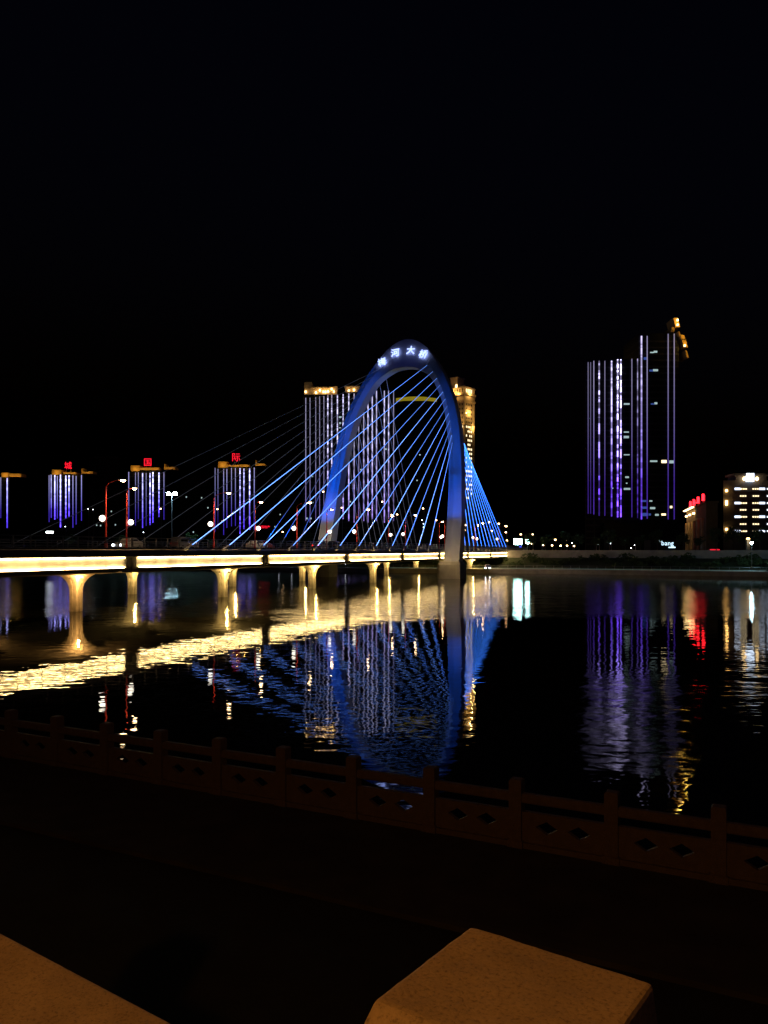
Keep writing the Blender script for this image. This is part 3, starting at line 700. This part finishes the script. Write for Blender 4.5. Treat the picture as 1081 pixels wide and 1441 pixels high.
slim('slim tower with pale lines under a red 国 character', 180, 233, 664, [(181.5, .5, 0), (191, .3, 0), (195, .35, 0), (201, .9, .4), (206, .35, 0), (211.5, 1.5, .7), (215.5, 1.7, .6), (224, 1.2, .7), (231, .4, 0)],
     [(184, 196.5, 655, 663, 1500), (196.6, 224, 658, 661.5, 800), (231, 233, 653, 661, 300), (233, 247, 657, 660.5, 800)], ('国', 208, 650.5, 10.5))
slim('slim tower with lavender lines under a red 际 character', 301, 361, 658, [(303, .3, 0), (307, .3, 0), (315, .5, .2), (319.5, .5, 0), (326, .4, 0), (331.5, .45, 0), (338, 1.2, .8), (343.5, 1.0, .5), (351.5, 1.5, .7), (358, .6, .2)],
     [(307, 320, 649.5, 658, 1500), (320.1, 351, 654, 657, 900), (359.5, 361, 647.5, 656, 300), (361, 374, 652.5, 655.5, 800)], ('际', 332.5, 643.5, 11), 745)
# unlit towers with a few lit windows between them
for x0, x1, yt, lab in ((126, 168, 642, 'plain dark apartment block between the first two roof-signed slim towers'), (254, 296, 668, 'plain dark apartment block behind the tall double-headed mast lamp'), (378, 420, 640, 'plain dark apartment block beside the wide lavender tower')):
    r = tower('apartment_block', lab, x0, x1, yt, 760, 20)
    windows(r, 759.8, [(x, x + 1.6, y, 1.0, 'coolwin') for x, y in [(random.uniform(x0 + 3, x1 - 3), random.uniform(690, 752)) for _ in range(4)]])

# hotel block with rows of lights
D = 330
ht = tower('hotel_block', 'grey hotel block with rows of white window lights and a lit roof emblem', 1018, 1098, 676, D, 9, M['wallgrey'], False)
wl = MB()
for i in range(8): pass
for k, y in enumerate((688, 698, 708, 717.5, 727.3, 737.5, 747.5)):
    fb = pbox(ht, 'floor_band', M['wallgrey'], 1030, 1084, y + 2.6, y + 4.4, D, .2, .25)
    if k % 2 == 0:
        for q0, q1 in ((1034, 1042), (1068.5, 1076.5)): pbox(ht, 'lit_window', M['whitewin'], q0, q1, y - 1.5, y + 1.3, D, .1, .12)
    for q0 in (1042.6, 1045.8, 1049) if k % 2 == 0 else (1041.5, 1044.8, 1048): pbox(ht, 'lit_window', M['warmwin'], q0, q0 + 2, y - .9, y + .9, D, .1, .12)
    for q0 in (1059, 1062.2, 1065.4) if k % 2 == 0 else (1059.5, 1062.8, 1066): pbox(ht, 'lit_window', M['warmwin'], q0, q0 + 2, y - .9, y + .9, D, .1, .12)
    pbox(ht, 'lit_window', M['whitewin'], 1079.5, 1088, y - 1.0, y + 1.0, D, .1, .12)
pbox(ht, 'cornice', M['wallgrey'], 1032, 1083, 666.5, 669.5, D, 8, .8); pbox(ht, 'penthouse', M['wallgrey'], 1036, 1079, 669.5, 676, D, 8)
for x in (1045, 1063):
    p = W(x + .7, 674, D) - ht.location; MB().ball((p.x, -1.1, p.z), .62, 10, 1.3).build('roof_emblem', M['hotlamp'], ht, True)
for x in (1049.5, 1052.5, 1055.5, 1058.3): pbox(ht, 'roof_emblem', M['whitewin'], x, x + 1.2, 666.2, 678, D, .2, 1.3)
for x, y in ((1022, 690.5), (1022, 706), (1022, 709.5), (1022, 745)):
    pbox(ht, 'wall_lamp', M['amber'], x - 1.2, x + 1.2, y - 1.7, y + 1.7, D, .1, .7)
    p = W(x, y, D); lamp('wall_wash', 'POINT', (p.x, p.y - 1.6, p.z), 25, (1, .5, .15), None, .2)
crown_light(ht, 1040, 674, D, 60, (1, .72, .45), 3.0); crown_light(ht, 1069, 674, D, 60, (1, .72, .45), 3.0)

# low lit building with an oblique red roof sign
D = 350
pa_, pb_ = W(973, 774, 350), W(993, 774, 300); oa = math.atan2(pb_.y - pa_.y, pb_.x - pa_.x)
ob = empty('sign_building', (pa_.x, pa_.y, RZ), oa, 'long low ochre building with red upright roof letters beside the hotel', 'building')
zt = W(0, 717, D).z - RZ
MB().span((-22, 0, 0), (54, 4, zt)).build('wall', M['ochre'], ob)
MB().span((-22.4, -.5, zt - .1), (54.4, 4.4, zt + .5)).build('cornice', M['ochre'], ob)
MB().span((-22, -1.4, zt + .1), (16, -.52, zt + .45)).build('eave_lamp', M['hotlamp'], ob)
for q in (-18, -3, 13): MB().span((q - 1.6, -.75, zt - 2.6), (q + 1.6, -.05, zt - 1.9)).build('wall_lamp', M['hotlamp'], ob)
for q in (-19, -8, 4, 15, 30, 45): MB().span((q - 1.2, -.8, .2), (q + 1.2, -.02, zt - 5.5)).build('pilaster', M['sand'], ob)
R4 = Matrix.Translation(ob.location) @ Matrix.Rotation(oa, 4, 'Z')
for q in (-16, -2, 10): lamp('eave_wash', 'POINT', R4 @ Vector((q, -2.2, zt - 4.5)), 90, (1, .52, .10), None, .2)
for i, q in enumerate((3, 17, 33, 50)):
    g = MB().span((q - .9, -1.0, zt + .9), (q + .9, -.3, zt + 3.4))
    if i == 2: g.span((q - .9, -2.2, zt + .9), (q + .9, -1.0, zt + 1.4))
    g.build('sign_stroke', M['redtube'], ob)
    MB().span((q - .1, -.25, zt + .45), (q + .1, .1, zt + 3)).build('sign_strut', M['greypole'], ob)

# roadside signs on the far bank
def post_sign(name, label, cat, x0, x1, y0, y1, D, m, posts=True, ground=RZ, frame=True):
    p = W((x0 + x1) / 2, y1, D); r = empty(name, (p.x, D, ground), 0, label, cat)
    hw = (x1 - x0) / 2 / FPX * D; z0 = p.z - ground; z1 = W(0, y0, D).z - ground
    MB().span((-hw, 0, z0), (hw, .25, z1)).build('frame', M['greypole'], r)
    MB().span((-hw + .08, -.05, z0 + .08), (hw - .08, -.01, z1 - .08)).build('face', m, r)
    if posts:
        for q in ((-hw * .5, hw * .5) if hw > 2.2 else (0,)): MB().tube([(q, .35, -.5), (q, .35, z1 - .2)], .12, 6).build('post', M['greypole'], r)
    return r
post_sign('illuminated_sign', 'wide glowing cyan-white road sign at the far end of the bridge', 'sign', 723, 734.5, 758, 766.5, 296, M['cyan'])
post_sign('illuminated_sign', 'small square glowing white road sign beside the wide cyan one', 'sign', 739.5, 745.5, 758.5, 765.5, 300, M['cyan'])
post_sign('led_sign', 'red glowing strip sign on the far road before the hotel', 'sign', 999, 1013, 772.5, 775.2, 262, M['redsign'], False)
p = W(763, 760, 330); g = empty('traffic_gantry', (p.x, 330, RZ), 0, 'grey cantilever traffic pole reaching over the road behind the cyan signs', 'traffic pole')
MB().tube([(0, 0, 0), (0, 0, 4.6)], .14, 8).build('pole', M['greypole'], g); MB().tube([(0, 0, 4.4), (-4.5, 0, 4.7)], .09, 6).build('arm', M['greypole'], g)
MB().span((-4.6, -.15, 3.9), (-4.1, .15, 5.1)).build('signal_box', M['greypole'], g)
post_sign('blue_light_box', 'small deep blue light box under the cyan sign', 'sign', 731, 734, 768, 772, 310, M['bluelight'])
# white lettered shop sign on the tower podium
D = 330
p = W(940, 766, D); sg = empty('shop_sign', (p.x, D, RZ), 0, 'bluish-white lettered shop sign on a low dark shop under the violet tower', 'sign')
MB().span((-7, .6, 0), (7, 9, 4.9)).build('shop', M['tower'], sg); z = p.z - RZ
text_obj('sign_letters', 'bang', 2.7, M['whitesign'], sg, (0, .3, z + .2), (1, -.1, 0), (0, 0, 1), .0, .08)
MB().span((.4, .15, z - 1.5), (3.2, .4, z - 1.0)).build('sign_underline', M['whitesign'], sg)
MB().span((-3.6, .15, z + .9), (-2.9, .4, z + 1.7)).build('sign_dot', M['whitesign'], sg)
# red roof lettering seen under the cables
p = W(371.5, 741.5, 560); rs = empty('roof_sign', (p.x, 560, RZ), 0, 'low dark hall carrying small red lettering, behind the bridge cables', 'building')
MB().span((-14, 1, 0), (14, 16, p.z - RZ - 2)).build('wall', M['tower'], rs)
text_obj('sign_letters', '多国地产', 2.1, M['redsign'], rs, (0, .6, p.z - RZ), (1, 0, -.03), (0, 0, 1), .02, .1)
for q in (-3, 0, 3): MB().span((q - .1, .7, p.z - RZ - 2.1), (q + .1, 1.2, p.z - RZ)).build('strut', M['greypole'], rs)
# small pink-white shop light at the left
post_sign('shop_light', 'small pink and white shop light behind the start of the bridge', 'sign', 65, 75, 747.5, 750.5, 640, M['citycool'])

# ------------------------------------------------------------------ lamps on the far side
def city_lamp(x, y, D, m, name='street_lamp', label='distant street lamp with a warm head on the far road', group='distant street lamps across the river', r=.42, gz=RZ):
    p = W(x, y, D); o = empty(name, (p.x, D, gz), 0, label, 'street lamp', group)
    h = p.z - gz
    MB().lathe([(.13, 0), (.07, h + .1)], 6, (.5, 0, 0)).build('pole', M['greypole'], o)
    MB().tube([(.5, 0, h + .1), (.2, 0, h + .25), (0, 0, h + .22)], .05, 5).build('arm', M['greypole'], o)
    MB().ball((0, 0, h), r * D / 400, 8, .7).build('lamp_head', m, o, True)
    return o
for x, y, D in ((455, 692, 420), (480.5, 714.5, 400), (538, 706, 430), (559, 724, 420), (595.5, 715.5, 410), (614, 732, 430), (655, 739, 360), (655, 746, 420), (688, 735, 380), (692, 747, 390), (702, 737, 420), (712, 749, 430), (713.5, 760.5, 560), (733, 752, 420), (749.5, 752, 430), (764.5, 767, 600),
        (777, 767.5, 620), (781.5, 759.5, 640), (789, 768, 650), (796.5, 761, 660), (798, 768, 700), (808, 768.5, 720), (398, 748.5, 500), (226, 716, 520), (306, 716.5, 540), (748.5, 765, 500), (613, 748, 560), (577, 757, 520), (551, 724.5, 440)):
    city_lamp(x, y, D, M['cityhead'])
for x, y, D in ((594, 732, 420), (596, 737, 430), (596, 742, 440), (805, 764, 380), (838, 763, 400), (842, 766, 390), (888, 771, 370), (893, 767, 372), (859, 765, 420), (124, 716, 640), (131, 717, 640), (92, 741, 640), (202, 749, 560)):
    city_lamp(x, y, D, M['citycool'], label='distant street lamp with a cool white head across the river', group='distant white lamps across the river', r=.2)
# tall double-headed mast on the left
p = W(242, 695, 300); o = empty('mast_lamp', (p.x, 300, RZ), 0, 'tall slim mast with two bluish-white lamp heads behind the bridge railing', 'street lamp')
h = p.z - RZ; MB().lathe([(.22, 0), (.12, h)], 8).build('pole', M['greypole'], o); MB().tube([(-1.3, 0, h), (1.3, 0, h)], .07, 6).build('crossarm', M['greypole'], o)
for q in (-1.2, 1.2): MB().ball((q, -.1, h + .05), .8, 10, .8).build('lamp_head', M['cool'], o, True)
# promenade lamps
def prom_lamp(x, y, yb, m, label, r=.32):
    q = on_level(x, yb, QZ + .05); z = W(x, y, q.y).z
    o = empty('promenade_lamp', (q.x, q.y, QZ + .05), 0, label, 'street lamp')
    MB().lathe([(.11, 0), (.06, z - QZ)], 8).build('pole', M['greypole'], o); MB().lathe([(.5, .0), (.1, .22)], 8, (0, 0, z - QZ + .1)).build('cap', M['greypole'], o)
    MB().ball((0, 0, z - QZ - .1), r, 8, .8).build('lamp_head', m, o, True)
    return o
prom_lamp(1058, 763.5, 804, M['cool'], 'slim promenade lamp with a cool white head at the river edge below the hotel', .36)
q = W(1052.5, 758, 262); o = empty('pavilion_lamp', (q.x, 262, RZ), 0, 'short lit column with an amber cap behind the promenade lamp', 'lamp')
MB().span((-.5, -.5, 0), (.5, .5, q.z - RZ - .3)).build('column', M['concrete_pale'], o); MB().ball((0, -.2, q.z - RZ), .6, 8, .6).build('lamp_head', M['amber'], o, True)
lamp('column_wash', 'POINT', (q.x - .2, 260.6, q.z - 1), 40, (1, .8, .5), None, .2)

# ------------------------------------------------------------------ far promenade railing, lamps, shrubs, trees
fr = empty('promenade_railing', (0, 0, QZ), 0, 'low metal railing along the far riverside promenade', 'railing')
rl = MB(); posts = []
ed = offs(shore, 1.3)
for i in range(2, len(ed) - 3):
    p, q = Vector(ed[i]), Vector(ed[i + 1]); L = (q - p).length; t = (q - p) / L
    for z in (.55, 1.05): rl.tube([(p.x, p.y, z), (q.x, q.y, z)], .04, 4)
    k = 0.0
    while k < L:
        a = p + t * k; posts.append(a); rl.span((a.x - .06, a.y - .06, 0), (a.x + .06, a.y + .06, 1.15)); k += 2.5
rl.build('rails_and_posts', M['greypole'], fr)['kind'] = 'stuff'
gl = MB(); ge = [along_pt for along_pt in offs(shore, .7)]
for i in range(4, 6):
    gl.tube([(ge[i][0], ge[i][1], .22), (ge[i + 1][0], ge[i + 1][1], .22)], .05, 4)
gl.build('rail_light', emit('greenish_led', (.6, 1.0, .85), .10), fr)
ql = MB().ball((0, 0, 1.28), .16, 6).mesh('rail_lamp', M['quaylamp'], True)
nq = 0
for a in posts:
    px = CX + FPX * a.x / a.y
    if 380 < px < 500 and nq % 2 == 0:
        o = bpy.data.objects.new('rail_lamp', ql); COL.objects.link(o); o.parent = fr; o.location = (a.x, a.y, 0)
    nq += 1
# leaf clumps
def clump(n, sx, sy, sz, leaf, zc=0.0, hollow=.35):
    mb = MB()
    cl = [(Vector((random.gauss(0, .45), random.gauss(0, .45), random.gauss(0, .4))), random.uniform(.25, .5)) for _ in range(14)]
    for _ in range(n):
        c, r = random.choice(cl)
        d = Vector((random.gauss(0, 1), random.gauss(0, 1), random.gauss(0, 1))).normalized() * r * random.uniform(.6, 1.05)
        p = c + d
        if p.length > 1.15: continue
        p = Vector((p.x * sx, p.y * sy, p.z * sz + zc))
        a = Vector((random.gauss(0, 1), random.gauss(0, 1), random.gauss(0, .6))).normalized(); bq = a.cross(Vector((random.gauss(0, 1), random.gauss(0, 1), random.gauss(0, 1)))).normalized()
        s = leaf * random.uniform(.6, 1.3)
        mb.add([p - a * s, p + bq * s * .55, p + a * s, p - bq * s * .55], [(0, 1, 2, 3)])
    return mb
shrubs = [clump(380, 1.9, 1.6, 1.1, .22, 1.0).mesh('foliage', M['leaf']) for _ in range(3)]
crowns = [clump(1300, 2.6, 2.5, 2.4, .22, 5.0).mesh('crown', M['leaf']) for _ in range(3)]
tm = MB(); tm.tube([(0, 0, 0), (.05, 0, 1.5), (0, .08, 3.2), (.1, 0, 5)], [.2, .15, .12, .05], 7)
for q in range(6):
    an = q * 1.05; tm.tube([(0, 0, 2.4 + .25 * q), (.7 * math.cos(an), .7 * math.sin(an), 3.4 + .3 * q), (1.5 * math.cos(an), 1.5 * math.sin(an), 4.2 + .35 * q)], [.08, .05, .02], 5)
trunk = tm.mesh('trunk', M['bark'])
def along(o, x):   # point on the bank where the offset shoreline meets the bearing of picture column x
    pl = offs(shore, o); best = None
    for i in range(len(pl) - 1):
        p, q = Vector(pl[i]), Vector(pl[i + 1])
        k = (x - CX) / FPX; den = (q.x - p.x) - k * (q.y - p.y)
        if abs(den) < 1e-9: continue
        w = (k * p.y - p.x) / den
        if 0 <= w <= 1: best = p + (q - p) * w
    return best
def bank_z(o): return QZ + .05 if o < 9 else (QZ + .05 + (o - 9) / 6 * 1.25 if o < 15 else 2.6 + (o - 15) / 9 * 1.9)
for i in range(46):
    x = 560 + i * 11.4 + random.uniform(-4, 4); of = random.choice((11, 14, 17, 20)); a = along(of, x)
    if a is None: continue
    o = empty('shrub', (a.x, a.y, bank_z(of) - .05), random.uniform(0, 6), 'rounded dark shrub on the far bank slope above the promenade', 'shrub', 'shrubs on the far bank slope')
    f = bpy.data.objects.new('foliage', shrubs[i % 3]); COL.objects.link(f); f.parent = o
    k = random.uniform(.8, 1.35); o.scale = (k * 1.1, k, k)
for i, (x, of) in enumerate(((745, 27), (768, 27), (795, 46), (815, 47), (838, 47), (858, 27), (880, 47), (902, 48), (925, 47), (962, 47), (985, 46), (1008, 48), (1032, 46), (1070, 30), (660, 47), (700, 48), (100, 30), (170, 32), (270, 31), (300, 30), (395, 32), (430, 31), (520, 48), (575, 47), (600, 49))):
    a = along(of, x)
    if a is None: continue
    o = empty('street_tree', (a.x, a.y, RZ - .05), random.uniform(0, 6), 'dark leafy roadside tree on the far bank', 'tree', 'roadside trees across the river')
    for nm, me in (('trunk', trunk), ('crown', crowns[i % 3])):
        f = bpy.data.objects.new(nm, me); COL.objects.link(f); f.parent = o
    k = random.uniform(.75, 1.2); o.scale = (k, k, k)

# ------------------------------------------------------------------ near bank: stone balustrade
bal = empty('stone_balustrade', bp0, math.atan2(bd.y, bd.x), 'carved stone balustrade with diamond openings along the near river walk', 'balustrade')
SP = 1.68
def post_mesh():
    mb = MB(); w = .115
    mb.loft([[(sx * q, sy * q, z) for sx, sy in ((-1, -1), (1, -1), (1, 1), (-1, 1))] for z, q in ((0, w + .03), (.12, w + .03), (.13, w), (1.17, w), (1.20, w - .02))])
    return mb.mesh('post', M['balus'])
def panel_mesh(L):
    """stone panel between two posts with two diamond openings"""
    mb = MB(); z0, z1, th = .10, .64, .05
    xs = [-L / 2, 0, L / 2]
    for i in range(2):
        xa, xb = xs[i], xs[i + 1]; xm = (xa + xb) / 2 + (.08 if i == 0 else -.08); zm = (z0 + z1) / 2 + .03; hx, hz_ = .20, .115
        o = [(xa, z0), (xb, z0), (xb, z1), (xa, z1)]
        dia = [(xm, zm - hz_), (xm + hx, zm), (xm, zm + hz_), (xm - hx, zm)]
        for y in (-th, th):
            vs = [(x, y, z) for x, z in o + dia]
            mb.add(vs, [(0, 1, 4), (1, 5, 4), (1, 2, 5), (2, 6, 5), (2, 3, 6), (3, 7, 6), (3, 0, 7), (0, 4, 7)])
        for k in range(4):
            p, q = dia[k], dia[(k + 1) % 4]; mb.add([(p[0], -th, p[1]), (q[0], -th, q[1]), (q[0], th, q[1]), (p[0], th, p[1])], [(0, 1, 2, 3)])
    for a_, b_ in (((-L / 2, z0), (L / 2, z0)), ((-L / 2, z1), (L / 2, z1))):
        mb.add([(a_[0], -th, a_[1]), (b_[0], -th, b_[1]), (b_[0], th, b_[1]), (a_[0], th, a_[1])], [(0, 1, 2, 3)])
    return mb.mesh('panel', M['balus'])
bpm, bpn = post_mesh(), panel_mesh(SP - .23)
trm = MB().prism([(-.075, .80), (.075, .80), (.085, .83), (.085, .92), (.05, .96), (-.05, .96), (-.085, .92), (-.085, .83)], -SP / 2 + .114, SP / 2 - .114).mesh('top_rail', M['balus'])
plm = MB().span((-SP / 2 + .146, -.10, 0), (SP / 2 - .146, .10, .098)).mesh('plinth', M['balus'])
for k in range(-2, 46):
    o = bpy.data.objects.new('post', bpm); COL.objects.link(o); o.parent = bal; o.location = (k * SP, 0, 0)
    for nm, me in (('panel', bpn), ('top_rail', trm), ('plinth', plm)):
        o = bpy.data.objects.new(nm, me); COL.objects.link(o); o.parent = bal; o.location = ((k + .5) * SP, 0, 0)

# ------------------------------------------------------------------ the terrace and its granite parapet, right in front of the viewer
pa = math.atan2(.585, -.811)
par = empty('granite_parapet', (.139, 1.278, 5.5), pa, 'granite parapet with a square post and lower coping, lit orange by a street lamp', 'parapet')
# local axes: +x runs left along the parapet, +y towards the viewer; post far-left top corner at the origin
def pbev(x0, x1, y0, y1, z0, z1, name, c=.035, cn=.05):
    mb = MB()
    def ring(a, bq, d, e, z): return [(a, d, z), (bq, d, z), (bq, e, z), (a, e, z)]
    mb.loft([ring(x0, x1, y0, y1, z0), ring(x0, x1, y0, y1, z1 - c), ring(x0 + .006, x1 - .006, y0 + .006, y1 - cn, z1)])
    o = mb.build(name, M['granite'], par, bevel=.007)
    sd = o.modifiers.new('fine', 'SUBSURF'); sd.subdivision_type = 'SIMPLE'; sd.levels = sd.render_levels = 4
    dp = o.modifiers.new('wear', 'DISPLACE'); dp.texture = WEAR; dp.strength = .003; dp.texture_coords = 'LOCAL'
    return o
WEAR = bpy.data.textures.new('wear', 'CLOUDS'); WEAR.noise_scale = .035; WEAR.noise_depth = 3
pbev(-.296, .006, -.006, .315, 0, .9, 'post', .055, .055)
pbev(.03, 3.6, .06, .30, .455, .55, 'coping', .02, .02)
pbev(-3.9, -.32, .06, .30, .455, .55, 'coping', .02, .02)
for x0, x1 in ((.035, 3.6), (-3.9, -.325)): MB().span((x0, .12, .0), (x1, .24, .454)).build('panel', M['granite'], par)
pbev(3.62, 3.92, -.006, .315, 0, .9, 'post', .055, .055)
pm_ = Matrix.Translation((.139, 1.278, 5.5)) @ Matrix.Rotation(pa, 4, 'Z')
tv = [pm_ @ Vector(p) for p in ((-60, -.1, 0), (60, -.1, 0), (60, 30, 0), (-60, 30, 0))]
tb = MB().add([tuple(v) for v in tv] + [(v.x, v.y, 1.0) for v in tv], [(0, 1, 2, 3), (0, 4, 5, 1)]).build('terrace', M['paving']); tag(tb, kind='structure')
# sodium street lamp on the terrace behind the viewer
lp = Vector((-3.6, -2.9, 5.5))
sl = empty('sodium_lamp', lp, 0, 'sodium street lamp on the terrace behind the parapet', 'street lamp')
MB().lathe([(.12, 0), (.12, .6), (.08, .65), (.06, 4.2)], 8).build('pole', M['greypole'], sl)
MB().tube([(0, 0, 4.1), (.15, .3, 4.5), (.3, .7, 4.62)], .04, 6).build('arm', M['greypole'], sl)
MB().box((.36, .85, 4.64), (.26, .5, .12)).build('lamp_head', M['greypole'], sl)
MB().ball((.36, .85, 4.55), .1, 8, .6).build('bulb_lens', M['amber'], sl, True)
lamp('sodium_beam', 'SPOT', lp + Vector((.36, .85, 4.4)), 560, (1.0, .34, .04), None, .1, lp + Vector((2.7, 5.2, 0)), math.radians(135), .6)
